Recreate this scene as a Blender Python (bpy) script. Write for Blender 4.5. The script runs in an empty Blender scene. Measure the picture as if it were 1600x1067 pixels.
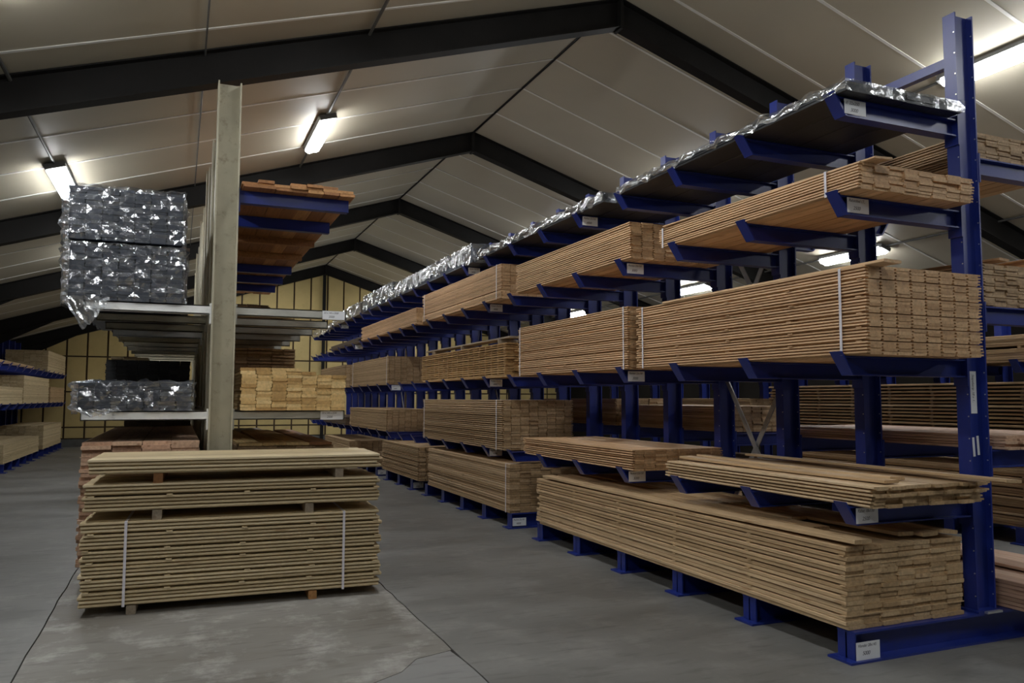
import bpy, math, random
from mathutils import Vector, Matrix, noise

random.seed(7)
R_ = random.Random(11)
SC = bpy.context.scene
COL = SC.collection
PI = math.pi

# ------------------------------------------------------------------ camera, world, exposure
PSI, TH, RHO, FPX = 0.3985, 0.0725, 0.0026, 1235.3
CAM_H = 1.6545
F = Vector((math.sin(PSI)*math.cos(TH), math.cos(PSI)*math.cos(TH), math.sin(TH)))
Rr = Vector((math.cos(PSI), -math.sin(PSI), 0.0))
Uu = Rr.cross(F)
R2 = Rr*math.cos(RHO) + Uu*math.sin(RHO)
U2 = -Rr*math.sin(RHO) + Uu*math.cos(RHO)
cam = bpy.data.cameras.new('camera')
cam.sensor_width = 36.0
cam.lens = 36.0*FPX/1600.0
cam.clip_end = 200
cam_o = bpy.data.objects.new('camera', cam)
COL.objects.link(cam_o)
M = Matrix.Identity(4)
for r in range(3):
    M[r][0] = R2[r]; M[r][1] = U2[r]; M[r][2] = -F[r]
M[2][3] = CAM_H
cam_o.matrix_world = M
SC.camera = cam_o

w = bpy.data.worlds.new('night')
SC.world = w
w.use_nodes = True
w.node_tree.nodes['Background'].inputs[0].default_value = (0.02, 0.025, 0.035, 1)
w.node_tree.nodes['Background'].inputs[1].default_value = 0.3
SC.view_settings.view_transform = 'Standard'
SC.view_settings.look = 'None'
SC.view_settings.gamma = 1.0
SC.view_settings.use_curve_mapping = False
SC.view_settings.exposure = 0.0
LAMP = 51.0           # emission of the fluorescent diffusers

# ------------------------------------------------------------------ materials
MAT = {}
def nmat(name):
    m = bpy.data.materials.new(name); m.use_nodes = True
    nt = m.node_tree; b = nt.nodes['Principled BSDF']
    MAT[name] = m
    return m, nt, b
def N(nt, t, **kw):
    n = nt.nodes.new(t)
    for k, v in kw.items():
        if k.startswith('i_'):
            n.inputs[int(k[2:])].default_value = v
        else:
            setattr(n, k, v)
    return n
def ramp(nt, stops):
    n = nt.nodes.new('ShaderNodeValToRGB')
    e = n.color_ramp.elements
    e[0].position, e[0].color = stops[0][0], (*stops[0][1], 1)
    e[1].position, e[1].color = stops[-1][0], (*stops[-1][1], 1)
    for p, c in stops[1:-1]:
        q = e.new(p); q.color = (*c, 1)
    return n
def mixc(nt, mode, fac, a, b):
    n = nt.nodes.new('ShaderNodeMix'); n.data_type = 'RGBA'; n.blend_type = mode
    L = nt.links
    if isinstance(fac, (int, float)): n.inputs[0].default_value = fac
    else: L.new(fac, n.inputs[0])
    for s, i in ((a, 6), (b, 7)):
        if isinstance(s, tuple): n.inputs[i].default_value = (*s, 1)
        else: L.new(s, n.inputs[i])
    return n.outputs[2]

def wood(name, dark, mid, light, rough=0.62, knots=0.5, endf=0.86, grain=0.35):
    m, nt, b = nmat(name)
    L = nt.links
    oi = N(nt, 'ShaderNodeObjectInfo'); ge = N(nt, 'ShaderNodeNewGeometry')
    ad = N(nt, 'ShaderNodeMath', operation='ADD'); L.new(oi.outputs['Random'], ad.inputs[0]); L.new(ge.outputs['Random Per Island'], ad.inputs[1])
    fr = N(nt, 'ShaderNodeMath', operation='FRACT'); L.new(ad.outputs[0], fr.inputs[0])
    cr = ramp(nt, [(0, dark), (0.5, mid), (1, light)]); L.new(fr.outputs[0], cr.inputs[0])
    tc = N(nt, 'ShaderNodeTexCoord')
    sc = N(nt, 'ShaderNodeVectorMath', operation='SCALE'); sc.inputs[0].default_value = (37.0, 91.0, 53.0)
    L.new(fr.outputs[0], sc.inputs[3])
    of = N(nt, 'ShaderNodeVectorMath', operation='ADD'); L.new(tc.outputs['Object'], of.inputs[0]); L.new(sc.outputs[0], of.inputs[1])
    mp = N(nt, 'ShaderNodeMapping'); mp.inputs['Scale'].default_value = (22, 0.9, 22); L.new(of.outputs[0], mp.inputs[0])
    no = N(nt, 'ShaderNodeTexNoise'); no.inputs['Scale'].default_value = 2.2; no.inputs['Detail'].default_value = 5; no.inputs['Roughness'].default_value = 0.65
    L.new(mp.outputs[0], no.inputs['Vector'])
    gr = ramp(nt, [(0.25, (1-grain,)*3), (0.55, (1, 1, 1)), (0.8, (1+grain*0.4,)*3)]); L.new(no.outputs[0], gr.inputs[0])
    c = mixc(nt, 'MULTIPLY', 1.0, cr.outputs[0], gr.outputs[0])
    # knots
    mk = N(nt, 'ShaderNodeMapping'); mk.inputs['Scale'].default_value = (7, 1.6, 7); L.new(of.outputs[0], mk.inputs[0])
    vo = N(nt, 'ShaderNodeTexVoronoi'); vo.inputs['Scale'].default_value = 1.6; L.new(mk.outputs[0], vo.inputs['Vector'])
    kr = ramp(nt, [(0.09, (1, 1, 1)), (0.18, (0, 0, 0))]); L.new(vo.outputs['Distance'], kr.inputs[0])
    km = N(nt, 'ShaderNodeMath', operation='MULTIPLY'); km.inputs[1].default_value = knots; L.new(kr.outputs[0], km.inputs[0])
    c = mixc(nt, 'MULTIPLY', km.outputs[0], c, (0.42, 0.26, 0.14))
    # cut ends
    sx = N(nt, 'ShaderNodeSeparateXYZ'); nrm = N(nt, 'ShaderNodeVectorTransform', vector_type='NORMAL', convert_from='WORLD', convert_to='OBJECT')
    L.new(ge.outputs['Normal'], nrm.inputs[0]); L.new(nrm.outputs[0], sx.inputs[0])
    ab = N(nt, 'ShaderNodeMath', operation='ABSOLUTE'); L.new(sx.outputs[1], ab.inputs[0])
    gt = N(nt, 'ShaderNodeMath', operation='GREATER_THAN'); gt.inputs[1].default_value = 0.7; L.new(ab.outputs[0], gt.inputs[0])
    n3 = N(nt, 'ShaderNodeTexNoise'); n3.inputs['Scale'].default_value = 26; n3.inputs['Detail'].default_value = 3; L.new(of.outputs[0], n3.inputs['Vector'])
    er = ramp(nt, [(0.3, (endf*0.84, endf*0.82, endf*0.78)), (0.7, (endf*1.06, endf*1.04, endf))]); L.new(n3.outputs[0], er.inputs[0])
    c = mixc(nt, 'MULTIPLY', gt.outputs[0], c, er.outputs[0])
    L.new(c, b.inputs['Base Color'])
    b.inputs['Roughness'].default_value = rough
    bp = N(nt, 'ShaderNodeBump'); bp.inputs['Strength'].default_value = 0.25; bp.inputs['Distance'].default_value = 0.004
    L.new(no.outputs[0], bp.inputs['Height']); L.new(bp.outputs[0], b.inputs['Normal'])
    return m
wood('pine', (0.49, 0.33, 0.175), (0.60, 0.42, 0.235), (0.71, 0.52, 0.31))
wood('pale_pine', (0.56, 0.44, 0.26), (0.66, 0.53, 0.32), (0.75, 0.62, 0.40), grain=0.25)
wood('treated', (0.41, 0.27, 0.14), (0.54, 0.37, 0.205), (0.65, 0.465, 0.28))
wood('tan', (0.55, 0.335, 0.17), (0.68, 0.435, 0.235), (0.80, 0.54, 0.31))
wood('amber', (0.40, 0.23, 0.085), (0.54, 0.33, 0.135), (0.66, 0.43, 0.20))
wood('redwood', (0.30, 0.13, 0.045), (0.43, 0.20, 0.07), (0.55, 0.29, 0.11))
wood('honey', (0.46, 0.28, 0.10), (0.66, 0.45, 0.19), (0.82, 0.62, 0.31), endf=1.0)
wood('pinkish', (0.48, 0.30, 0.20), (0.56, 0.36, 0.25), (0.62, 0.43, 0.30), endf=1.0)
wood('grey_wood', (0.34, 0.28, 0.21), (0.42, 0.35, 0.27), (0.50, 0.42, 0.33))
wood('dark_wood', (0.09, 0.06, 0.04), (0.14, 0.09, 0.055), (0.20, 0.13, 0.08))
wood('charcoal', (0.012, 0.013, 0.016), (0.02, 0.022, 0.028), (0.035, 0.037, 0.045), rough=0.45, knots=0)
wood('slate_board', (0.035, 0.043, 0.065), (0.048, 0.058, 0.085), (0.07, 0.082, 0.115), rough=0.45, knots=0)

def paint(name, col, rough=0.4, var=0.12, scale=6.0, metallic=0.0, spec=0.5, bump=0.0, dirt=None, dirt_amt=0.0):
    m, nt, b = nmat(name)
    L = nt.links
    tc = N(nt, 'ShaderNodeTexCoord')
    no = N(nt, 'ShaderNodeTexNoise'); no.inputs['Scale'].default_value = scale; no.inputs['Detail'].default_value = 6
    L.new(tc.outputs['Object'], no.inputs['Vector'])
    cr = ramp(nt, [(0.3, tuple(c*(1-var) for c in col)), (0.7, tuple(min(1, c*(1+var)) for c in col))]); L.new(no.outputs[0], cr.inputs[0])
    c = cr.outputs[0]
    if dirt:
        n2 = N(nt, 'ShaderNodeTexNoise'); n2.inputs['Scale'].default_value = scale*2.3; n2.inputs['Detail'].default_value = 8; n2.inputs['Roughness'].default_value = 0.7
        L.new(tc.outputs['Object'], n2.inputs['Vector'])
        r2 = ramp(nt, [(0.55, (0, 0, 0)), (0.72, (dirt_amt,)*3)]); L.new(n2.outputs[0], r2.inputs[0])
        c = mixc(nt, 'MIX', r2.outputs[0], c, dirt)
    L.new(c, b.inputs['Base Color'])
    b.inputs['Roughness'].default_value = rough
    b.inputs['Metallic'].default_value = metallic
    b.inputs['Specular IOR Level'].default_value = spec
    if bump:
        bp = N(nt, 'ShaderNodeBump'); bp.inputs['Strength'].default_value = bump; bp.inputs['Distance'].default_value = 0.01
        L.new(no.outputs[0], bp.inputs['Height']); L.new(bp.outputs[0], b.inputs['Normal'])
    return m
paint('blue_paint', (0.014, 0.03, 0.22), 0.34, 0.10, 5, dirt=(0.05, 0.055, 0.10), dirt_amt=0.25)
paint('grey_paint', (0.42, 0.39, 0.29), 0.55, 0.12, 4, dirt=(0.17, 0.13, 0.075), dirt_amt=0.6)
paint('arm_grey', (0.42, 0.42, 0.38), 0.5, 0.08, 5, dirt=(0.25, 0.22, 0.16), dirt_amt=0.3)
paint('lit_arm', (0.82, 0.83, 0.82), 0.45, 0.08, 5, dirt=(0.35, 0.33, 0.3), dirt_amt=0.3)  # brightened arm paint: light falling on some grey rack arms put into the colour
paint('dark_steel', (0.012, 0.011, 0.010), 0.6, 0.2, 3, spec=0.22)
paint('galvanised', (0.42, 0.43, 0.44), 0.42, 0.15, 14, metallic=0.7)
paint('ceiling_white', (0.47, 0.43, 0.335), 0.5, 0.05, 0.8)
paint('joint_white', (0.80, 0.79, 0.75), 0.5, 0.04, 5)
paint('wall_yellow', (0.60, 0.465, 0.20), 0.7, 0.10, 1.6, dirt=(0.45, 0.33, 0.12), dirt_amt=0.4)
paint('batten_brown', (0.06, 0.035, 0.018), 0.7, 0.2, 6)
paint('wall_side', (0.30, 0.28, 0.24), 0.7, 0.08, 1)
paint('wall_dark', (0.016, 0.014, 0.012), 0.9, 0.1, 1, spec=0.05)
paint('plinth', (0.12, 0.12, 0.115), 0.8, 0.2, 4)
paint('paper', (0.80, 0.82, 0.86), 0.7, 0.03, 5)
paint('ink', (0.03, 0.03, 0.05), 0.6, 0.0, 5)
paint('strap_white', (0.78, 0.76, 0.82), 0.35, 0.05, 12)
paint('lamp_grey', (0.16, 0.16, 0.16), 0.5, 0.1, 9)
paint('conduit_grey', (0.10, 0.10, 0.095), 0.5, 0.1, 9)
paint('joint_fill', (0.06, 0.055, 0.05), 0.9, 0.3, 20)
paint('bolt_zinc', (0.65, 0.66, 0.68), 0.3, 0.1, 30, metallic=0.8)

def concrete(name, a, bcol, worn, rough=0.55, amt=0.5):
    m, nt, b = nmat(name); L = nt.links
    tc = N(nt, 'ShaderNodeTexCoord')
    n1 = N(nt, 'ShaderNodeTexNoise'); n1.inputs['Scale'].default_value = 0.55; n1.inputs['Detail'].default_value = 9; n1.inputs['Roughness'].default_value = 0.62; n1.inputs['Distortion'].default_value = 0.4
    mp = N(nt, 'ShaderNodeMapping'); mp.inputs['Scale'].default_value = (0.8, 2.2, 1); L.new(tc.outputs['Object'], mp.inputs[0]); L.new(mp.outputs[0], n1.inputs['Vector'])
    c1 = ramp(nt, [(0.32, a), (0.68, bcol)]); L.new(n1.outputs[0], c1.inputs[0])
    n2 = N(nt, 'ShaderNodeTexNoise'); n2.inputs['Scale'].default_value = 2.6; n2.inputs['Detail'].default_value = 10; n2.inputs['Roughness'].default_value = 0.72
    L.new(tc.outputs['Object'], n2.inputs['Vector'])
    r2 = ramp(nt, [(0.50, (0, 0, 0)), (0.70, (amt,)*3)]); L.new(n2.outputs[0], r2.inputs[0])
    c = mixc(nt, 'MIX', r2.outputs[0], c1.outputs[0], worn)
    n3 = N(nt, 'ShaderNodeTexNoise'); n3.inputs['Scale'].default_value = 7; n3.inputs['Detail'].default_value = 6
    mp3 = N(nt, 'ShaderNodeMapping'); mp3.inputs['Scale'].default_value = (0.5, 2.4, 1); L.new(tc.outputs['Object'], mp3.inputs[0]); L.new(mp3.outputs[0], n3.inputs['Vector'])
    r3 = ramp(nt, [(0.28, (0.72, 0.72, 0.72)), (0.46, (1, 1, 1))]); L.new(n3.outputs[0], r3.inputs[0])
    c = mixc(nt, 'MULTIPLY', 1.0, c, r3.outputs[0])
    L.new(c, b.inputs['Base Color'])
    rr = ramp(nt, [(0.3, (rough-0.12,)*3), (0.7, (rough+0.12,)*3)]); L.new(n1.outputs[0], rr.inputs[0]); L.new(rr.outputs[0], b.inputs['Roughness'])
    bp = N(nt, 'ShaderNodeBump'); bp.inputs['Strength'].default_value = 0.3; bp.inputs['Distance'].default_value = 0.006
    L.new(n2.outputs[0], bp.inputs['Height']); L.new(bp.outputs[0], b.inputs['Normal'])
concrete('concrete_lane', (0.135, 0.135, 0.13), (0.225, 0.222, 0.213), (0.31, 0.305, 0.29), 0.5, 0.5)
concrete('concrete_worn', (0.155, 0.14, 0.12), (0.29, 0.28, 0.26), (0.46, 0.45, 0.425), 0.62, 0.95)
concrete('concrete_patch', (0.22, 0.22, 0.217), (0.26, 0.26, 0.256), (0.31, 0.31, 0.305), 0.5, 0.3)

def plastic(name, tint=(0.95, 0.97, 1.0), fac=0.30):
    m, nt, b = nmat(name); L = nt.links
    out = nt.nodes['Material Output']
    tr = N(nt, 'ShaderNodeBsdfTransparent'); tr.inputs[0].default_value = (0.90, 0.92, 0.94, 1)
    gl = N(nt, 'ShaderNodeBsdfGlossy'); gl.inputs['Color'].default_value = (*tint, 1); gl.inputs['Roughness'].default_value = 0.17
    df = N(nt, 'ShaderNodeBsdfDiffuse'); df.inputs[0].default_value = (0.8, 0.82, 0.86, 1)
    mg = N(nt, 'ShaderNodeMixShader'); mg.inputs[0].default_value = 0.07; L.new(gl.outputs[0], mg.inputs[1]); L.new(df.outputs[0], mg.inputs[2])
    lw = N(nt, 'ShaderNodeLayerWeight'); lw.inputs[0].default_value = fac
    mx = N(nt, 'ShaderNodeMixShader')
    ml = N(nt, 'ShaderNodeMath', operation='MULTIPLY_ADD'); ml.inputs[1].default_value = 0.55; ml.inputs[2].default_value = fac*0.5; L.new(lw.outputs['Facing'], ml.inputs[0])
    L.new(ml.outputs[0], mx.inputs[0]); L.new(tr.outputs[0], mx.inputs[1]); L.new(mg.outputs[0], mx.inputs[2])
    tc = N(nt, 'ShaderNodeTexCoord')
    no = N(nt, 'ShaderNodeTexNoise'); no.inputs['Scale'].default_value = 16; no.inputs['Detail'].default_value = 3; no.inputs['Distortion'].default_value = 1.2
    L.new(tc.outputs['Object'], no.inputs['Vector'])
    bp = N(nt, 'ShaderNodeBump'); bp.inputs['Strength'].default_value = 0.38; bp.inputs['Distance'].default_value = 0.02; L.new(no.outputs[0], bp.inputs['Height'])
    L.new(bp.outputs[0], gl.inputs['Normal'])
    L.new(mx.outputs[0], out.inputs['Surface'])
plastic('clear_wrap', fac=0.26)
plastic('silver_wrap', fac=0.6)

m, nt, b = nmat('lamp_glow')
b.inputs['Base Color'].default_value = (0.9, 0.9, 0.9, 1)
b.inputs['Emission Color'].default_value = (0.97, 0.99, 1.0, 1)
b.inputs['Emission Strength'].default_value = LAMP

# ------------------------------------------------------------------ mesh helpers
class MB:
    def __init__(s): s.v = []; s.f = []
    def add(s, vs, fs):
        o = len(s.v); s.v += [tuple(v) for v in vs]; s.f += [tuple(i+o for i in f) for f in fs]; return s
    def box(s, x0, x1, y0, y1, z0, z1):
        return s.add([(x0,y0,z0),(x1,y0,z0),(x1,y1,z0),(x0,y1,z0),(x0,y0,z1),(x1,y0,z1),(x1,y1,z1),(x0,y1,z1)],
                     [(0,3,2,1),(4,5,6,7),(0,1,5,4),(1,2,6,5),(2,3,7,6),(3,0,4,7)])
    def prism(s, prof, a, b, axis='y'):
        n = len(prof); vs = []
        for t in (a, b):
            for p, q in prof:
                vs.append({'y': (p, t, q), 'x': (t, p, q), 'z': (p, q, t)}[axis])
        fs = [(i, (i+1) % n, n+(i+1) % n, n+i) for i in range(n)]
        fs += [tuple(range(n-1, -1, -1)), tuple(range(n, 2*n))]
        return s.add(vs, fs)
    def beam(s, p, q, w, h, up=(0, 0, 1)):
        p = Vector(p); q = Vector(q); d = (q-p).normalized(); u = Vector(up)
        sd = d.cross(u).normalized(); u = sd.cross(d)
        vs = []
        for c in (p, q):
            for a, b in ((-1,-1),(1,-1),(1,1),(-1,1)):
                vs.append(c + sd*a*w/2 + u*b*h/2)
        return s.add(vs, [(0,1,2,3),(7,6,5,4),(0,4,5,1),(1,5,6,2),(2,6,7,3),(3,7,4,0)])
    def tube(s, p, q, r, n=8):
        p = Vector(p); q = Vector(q); d = (q-p).normalized()
        u = d.orthogonal().normalized(); v2 = d.cross(u); vs = []
        for c in (p, q):
            for i in range(n):
                a = 2*PI*i/n; vs.append(c + u*r*math.cos(a) + v2*r*math.sin(a))
        fs = [(i, (i+1) % n, n+(i+1) % n, n+i) for i in range(n)] + [tuple(range(n-1,-1,-1)), tuple(range(n, 2*n))]
        return s.add(vs, fs)
    def mesh(s, name, mat, smooth=False):
        me = bpy.data.meshes.new(name); me.from_pydata(s.v, [], s.f); me.update()
        if mat: me.materials.append(MAT[mat])
        if smooth:
            for p in me.polygons: p.use_smooth = True
        bm_fix(me)
        return me
def bm_fix(me):
    import bmesh
    bm = bmesh.new(); bm.from_mesh(me); bmesh.ops.recalc_face_normals(bm, faces=bm.faces[:]); bm.to_mesh(me); bm.free()

def obj(name, me, parent=None, loc=(0, 0, 0), rot=(0, 0, 0)):
    """link a mesh; loc is local to the parent"""
    o = bpy.data.objects.new(name, me); COL.objects.link(o)
    o.location = loc; o.rotation_euler = rot
    if parent: o.parent = parent
    return o
def thing(name, label, cat, loc, rotz=0, group=None):
    o = bpy.data.objects.new(name, None); COL.objects.link(o); o.empty_display_size = 0.2
    o.location = loc; o.rotation_euler = (0, 0, rotz)
    o['label'] = label; o['category'] = cat
    if group: o['group'] = group
    return o
def tag(o, label, cat, group=None):
    o['label'] = label; o['category'] = cat
    if group: o['group'] = group
    return o
def struct(o, label=None, cat=None):
    o['kind'] = 'structure'
    if label: o['label'] = label
    if cat: o['category'] = cat
    return o

# ------------------------------------------------------------------ the hall: dimensions
XR, ZR, SL = 5.06, 6.76, 0.316         # ridge, inside face of the roof, slope
XL, XW = -5.4, 15.5                     # side walls
YB, YF = 30.5, -6.5                     # gable ends
RAFT = 0.37
def roof(x): return ZR - SL*abs(x-XR)

# floor: slabs with open joints
fl = obj('floor', MB().box(XL, XW, YF, YB, -0.30, -0.02).mesh('floor', 'joint_fill')); struct(fl, 'grey concrete warehouse floor with open joints', 'floor')
def jag(y0, y1, x, amp, seed, step=0.12):
    r = random.Random(seed); pts = []; y = y0
    while y < y1:
        pts.append((x + r.uniform(-amp, amp), y)); y += step
    pts.append((x, y1)); return pts
def slab(poly, mat, z1=0.0):
    m = MB(); m.prism(poly, -0.03, z1, 'z')
    obj('floor_slab', m.mesh('floor_slab', mat), fl)
J1, J2 = -0.85, 1.72
eA = jag(YF, YB, J1, 0.007, 1, 0.25)
slab([(XL, YB), (XL, YF)] + [(x-0.005, y) for x, y in eA], 'concrete_lane')
eB = jag(YF, YB, J2, 0.008, 2, 0.2)
cut = [(-0.85, 3.55), (0.4, 3.9), (0.75, 4.35), (1.0, 4.62), (1.3, 4.80), (1.45, 5.0), (1.70, 5.08)]
slab([(x+0.005, y) for x, y in eA if y > 3.6][::-1] + [(x, y+0.006) for x, y in cut] + [(x-0.005, y) for x, y in eB if y > 5.1], 'concrete_worn')
slab([(x+0.005, y) for x, y in eA if y < 3.5] + [(x, y-0.003) for x, y in cut] + [(x-0.005, y) for x, y in eB if y < 5.0][::-1], 'concrete_patch')
slab([(x+0.005, y) for x, y in eB] + [(XW, YB), (XW, YF)], 'concrete_lane')

# side walls and the wall behind the photographer
zl = roof(XL)
wl = struct(obj('wall_left', MB().box(XL-0.2, XL, YF, YB, -0.3, zl+0.3).mesh('wall_left', 'wall_side')), 'plain beige side wall behind the far left rack', 'wall')
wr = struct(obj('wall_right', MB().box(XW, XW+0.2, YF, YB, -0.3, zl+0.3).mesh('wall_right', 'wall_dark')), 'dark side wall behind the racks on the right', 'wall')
def gable_poly(z0): return [(XL, z0), (XW, z0), (XW, roof(XW)+0.3), (XR, ZR+0.3), (XL, roof(XL)+0.3)]
wf = struct(obj('wall_front', MB().prism(gable_poly(-0.3), YF-0.2, YF, 'y').mesh('wall_front', 'wall_side')), 'plain gable wall behind the viewer', 'wall')
wb = struct(obj('wall_back', MB().prism(gable_poly(-0.3), YB, YB+0.2, 'y').mesh('wall_back', 'batten_brown')), 'far gable wall of yellow panels between dark battens', 'wall')
# yellow panels of the gable wall, dark battens left open between them
zs = [0.66, 1.86, 3.06, 4.26, 6.9]
x = XL + 0.02
while x < XW - 0.1:
    a, b2 = x + 0.03, min(x + 0.62, XW) - 0.03
    lo = 0.30
    for zt in zs:
        ta, tb = min(zt-0.025, roof(a)-0.02), min(zt-0.025, roof(b2)-0.02)
        if ta - lo < 0.05 and tb - lo < 0.05: break
        m = MB(); pr = [(a, lo), (b2, lo), (b2, tb)]
        if a < XR < b2: pr.append((XR, min(zt-0.025, ZR-0.02)))
        pr.append((a, ta)); m.prism(pr, YB-0.035, YB, 'y')
        obj('wall_panel', m.mesh('wall_panel', 'wall_yellow'), wb)
        lo = zt + 0.025
    x += 0.62
obj('plinth', MB().box(XL, XW, YB-0.06, YB, 0.0, 0.26).mesh('plinth', 'plinth'), wb)

# ceiling: insulated roof panels running from ridge to eaves with white joint strips
ce = struct(obj('ceiling', MB().prism([(XL-0.2, roof(XL-0.2)+0.06), (XR, ZR+0.06), (XW+0.2, roof(XW+0.2)+0.06), (XW+0.2, roof(XW+0.2)+0.2), (XR, ZR+0.2), (XL-0.2, roof(XL-0.2)+0.2)], YF-0.2, YB+0.2, 'y').mesh('ceiling', 'wall_side')), 'pale sloping panelled roof lining with white joints', 'ceiling')
PW = 1.22
def roof_panel(side):
    xe = XL if side < 0 else XW
    return MB().prism([(XR, ZR), (xe, roof(xe)), (xe, roof(xe)+0.06), (XR, ZR+0.06)], 0.004, PW-0.004, 'y').mesh('roof_panel', 'ceiling_white')
def joint_strip(side):
    xe = XL if side < 0 else XW; e = 0.008; t = 0.02*(-1 if side < 0 else 1)
    return MB().prism([(XR+t, ZR-e-abs(t)*SL), (xe, roof(xe)-e), (xe, roof(xe)+0.02), (XR+t, ZR+0.02-abs(t)*SL)], -0.02, 0.02, 'y').mesh('joint_strip', 'joint_white')
P = {s: (roof_panel(s), joint_strip(s)) for s in (-1, 1)}
Y_J = 10.40
k0 = int(math.floor((YF-Y_J)/PW))
k = k0
while Y_J + k*PW < YB:
    y = Y_J + k*PW
    for s in (-1, 1):
        obj('roof_panel', P[s][0], ce, (0, y, 0))
        obj('joint_strip', P[s][1], ce, (0, y, 0))
    k += 1
obj('ridge_trim', MB().prism([(XR-0.02, ZR-0.02*SL-0.012), (XR, ZR-0.012), (XR+0.02, ZR-0.02*SL-0.012), (XR, ZR+0.03)], YF, YB, 'y').mesh('ridge_trim', 'dark_steel'), ce)

# steel portal frames
def i_section(h, b, tf=0.014, tw=0.009):
    return [(-b/2, 0), (b/2, 0), (b/2, tf), (tw/2, tf), (tw/2, h-tf), (b/2, h-tf), (b/2, h), (-b/2, h), (-b/2, h-tf), (-tw/2, h-tf), (-tw/2, tf), (-b/2, tf)]
def rafter_mesh(side):
    """I-beam under the roof slope; profile in (y, z) swept along x"""
    m = MB(); xe = XL if side < 0 else XW; pr = i_section(RAFT, 0.18)
    vs = []
    for xx in (XR, xe):
        for py, pz in pr: vs.append((xx, py, roof(xx) - RAFT - 0.005 + pz))
    n = len(pr)
    m.add(vs, [(i, (i+1) % n, n+(i+1) % n, n+i) for i in range(n)] + [tuple(range(n)), tuple(range(2*n-1, n-1, -1))])
    # haunch under the eaves
    xh = xe + (2.2 if side < 0 else -2.2)
    m.prism([(xh, roof(xh)-RAFT-0.005), (xe, roof(xe)-RAFT-0.005), (xe, roof(xe)-RAFT-0.45)], -0.005, 0.005, 'y')
    return m.mesh('rafter', 'dark_steel')
RM = {s: rafter_mesh(s) for s in (-1, 1)}
def col_mesh(side):
    xe = XL if side < 0 else XW; s = 1 if side < 0 else -1
    pr = [(py, pz) for py, pz in i_section(0.3, 0.18)]
    m = MB(); m.prism([(xe + s*pz, py) for py, pz in pr], 0.0, roof(xe)-RAFT, 'z')
    return m.mesh('column', 'dark_steel')
CM = {s: col_mesh(s) for s in (-1, 1)}
AP = MB().box(XR-0.02, XR+0.02, -0.09, 0.09, ZR-RAFT-0.03, ZR-0.02).mesh('apex_plate', 'dark_steel')
fr_lab = {-1: 'dark steel roof frame above the viewer, out of the picture', 0: 'nearest dark steel roof frame crossing the whole picture top',
          1: 'second dark steel roof frame, behind the square ceiling lamps', 2: 'third dark steel roof frame from the viewer',
          3: 'fourth dark steel roof frame, next to last before the yellow wall', 4: 'dark steel roof frame standing against the yellow end wall'}
for i in range(-1, 5):
    y = 8.52 + 5.5*i - (0.13 if i == 4 else 0)
    t = thing('portal_frame', fr_lab[i], 'steel frame', (0, y, 0), group='steel roof frames')
    for s in (-1, 1):
        obj('rafter', RM[s], t); obj('column', CM[s], t)
    obj('apex_plate', AP, t)
    if i == 4:
        obj('gable_post', MB().box(XR-0.09, XR+0.02, -0.02, 0.09, 0, ZR-RAFT).mesh('gable_post', 'dark_steel'), t)

# ceiling lamps and their conduits
def lamp_meshes():
    h = MB().prism([(-0.135, 0.0), (0.135, 0.0), (0.12, -0.045), (-0.12, -0.045)], -0.78, 0.78, 'y').mesh('housing', 'lamp_grey')
    pr = [(-0.108, 0), (-0.115, -0.03), (-0.09, -0.065), (-0.05, -0.075), (0, -0.066), (0.05, -0.075), (0.09, -0.065), (0.115, -0.03), (0.108, 0)]
    d = MB().prism(pr, -0.74, 0.74, 'y').mesh('diffuser', 'lamp_glow')
    c = MB().box(-0.12, 0.12, -0.80, -0.74, -0.07, 0).box(-0.12, 0.12, 0.74, 0.80, -0.07, 0).mesh('end_cap', 'lamp_grey')
    return h, d, c
LH, LD, LC = lamp_meshes()
def lamp(x, y, label):
    t = thing('ceiling_lamp', label, 'lamp', (x, y, roof(x)-0.035), group='fluorescent ceiling lamps')
    tilt = math.atan(SL)*(-1 if x < XR else 1)
    t.rotation_euler = (0, tilt, 0)
    obj('housing', LH, t); obj('diffuser', LD, t, (0, 0, -0.045)); obj('end_cap', LC, t)
lamp(1.85, 12.0, 'lit fluorescent ceiling lamp right of the grey rack post')
lamp(-1.55, 12.15, 'lit fluorescent ceiling lamp above the plastic wrapped packs, far left')
lamp(8.62, 5.92, 'lit fluorescent ceiling lamp beside the top of the nearest blue column')
lamp(12.06, 11.5, 'lit fluorescent ceiling lamp seen through the rack above the tall pack')
lamp(12.06, 16.8, 'lit fluorescent ceiling lamp seen between blue columns in the middle')
lamp(12.06, 23.2, 'smallest lit ceiling lamp seen through the rack')
for x, tag_ in ((-1.55, 'left outer row'), (1.85, 'left inner row'), (8.62, 'right inner row'), (12.06, 'right outer row')):
    for y, far in ((0.6, 'just overhead'), (6.2, 'above the front timber'), (12.0, 'in the second bay'), (17.5, 'in the third bay'), (23.2, 'in the fourth bay'), (28.0, 'by the yellow wall')):
        if (x, y) in ((1.85, 12.0), (-1.55, 12.0), (12.06, 17.5), (12.06, 23.2), (12.06, 12.0)): continue
        if x == 8.62 and y in (6.2,): continue
        if (y == 28.0 and x in (-1.55, 12.06)) or (x == -1.55 and y > 20): continue
        lamp(x, y, 'fluorescent ceiling lamp of the %s, %s' % (tag_, far))
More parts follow.
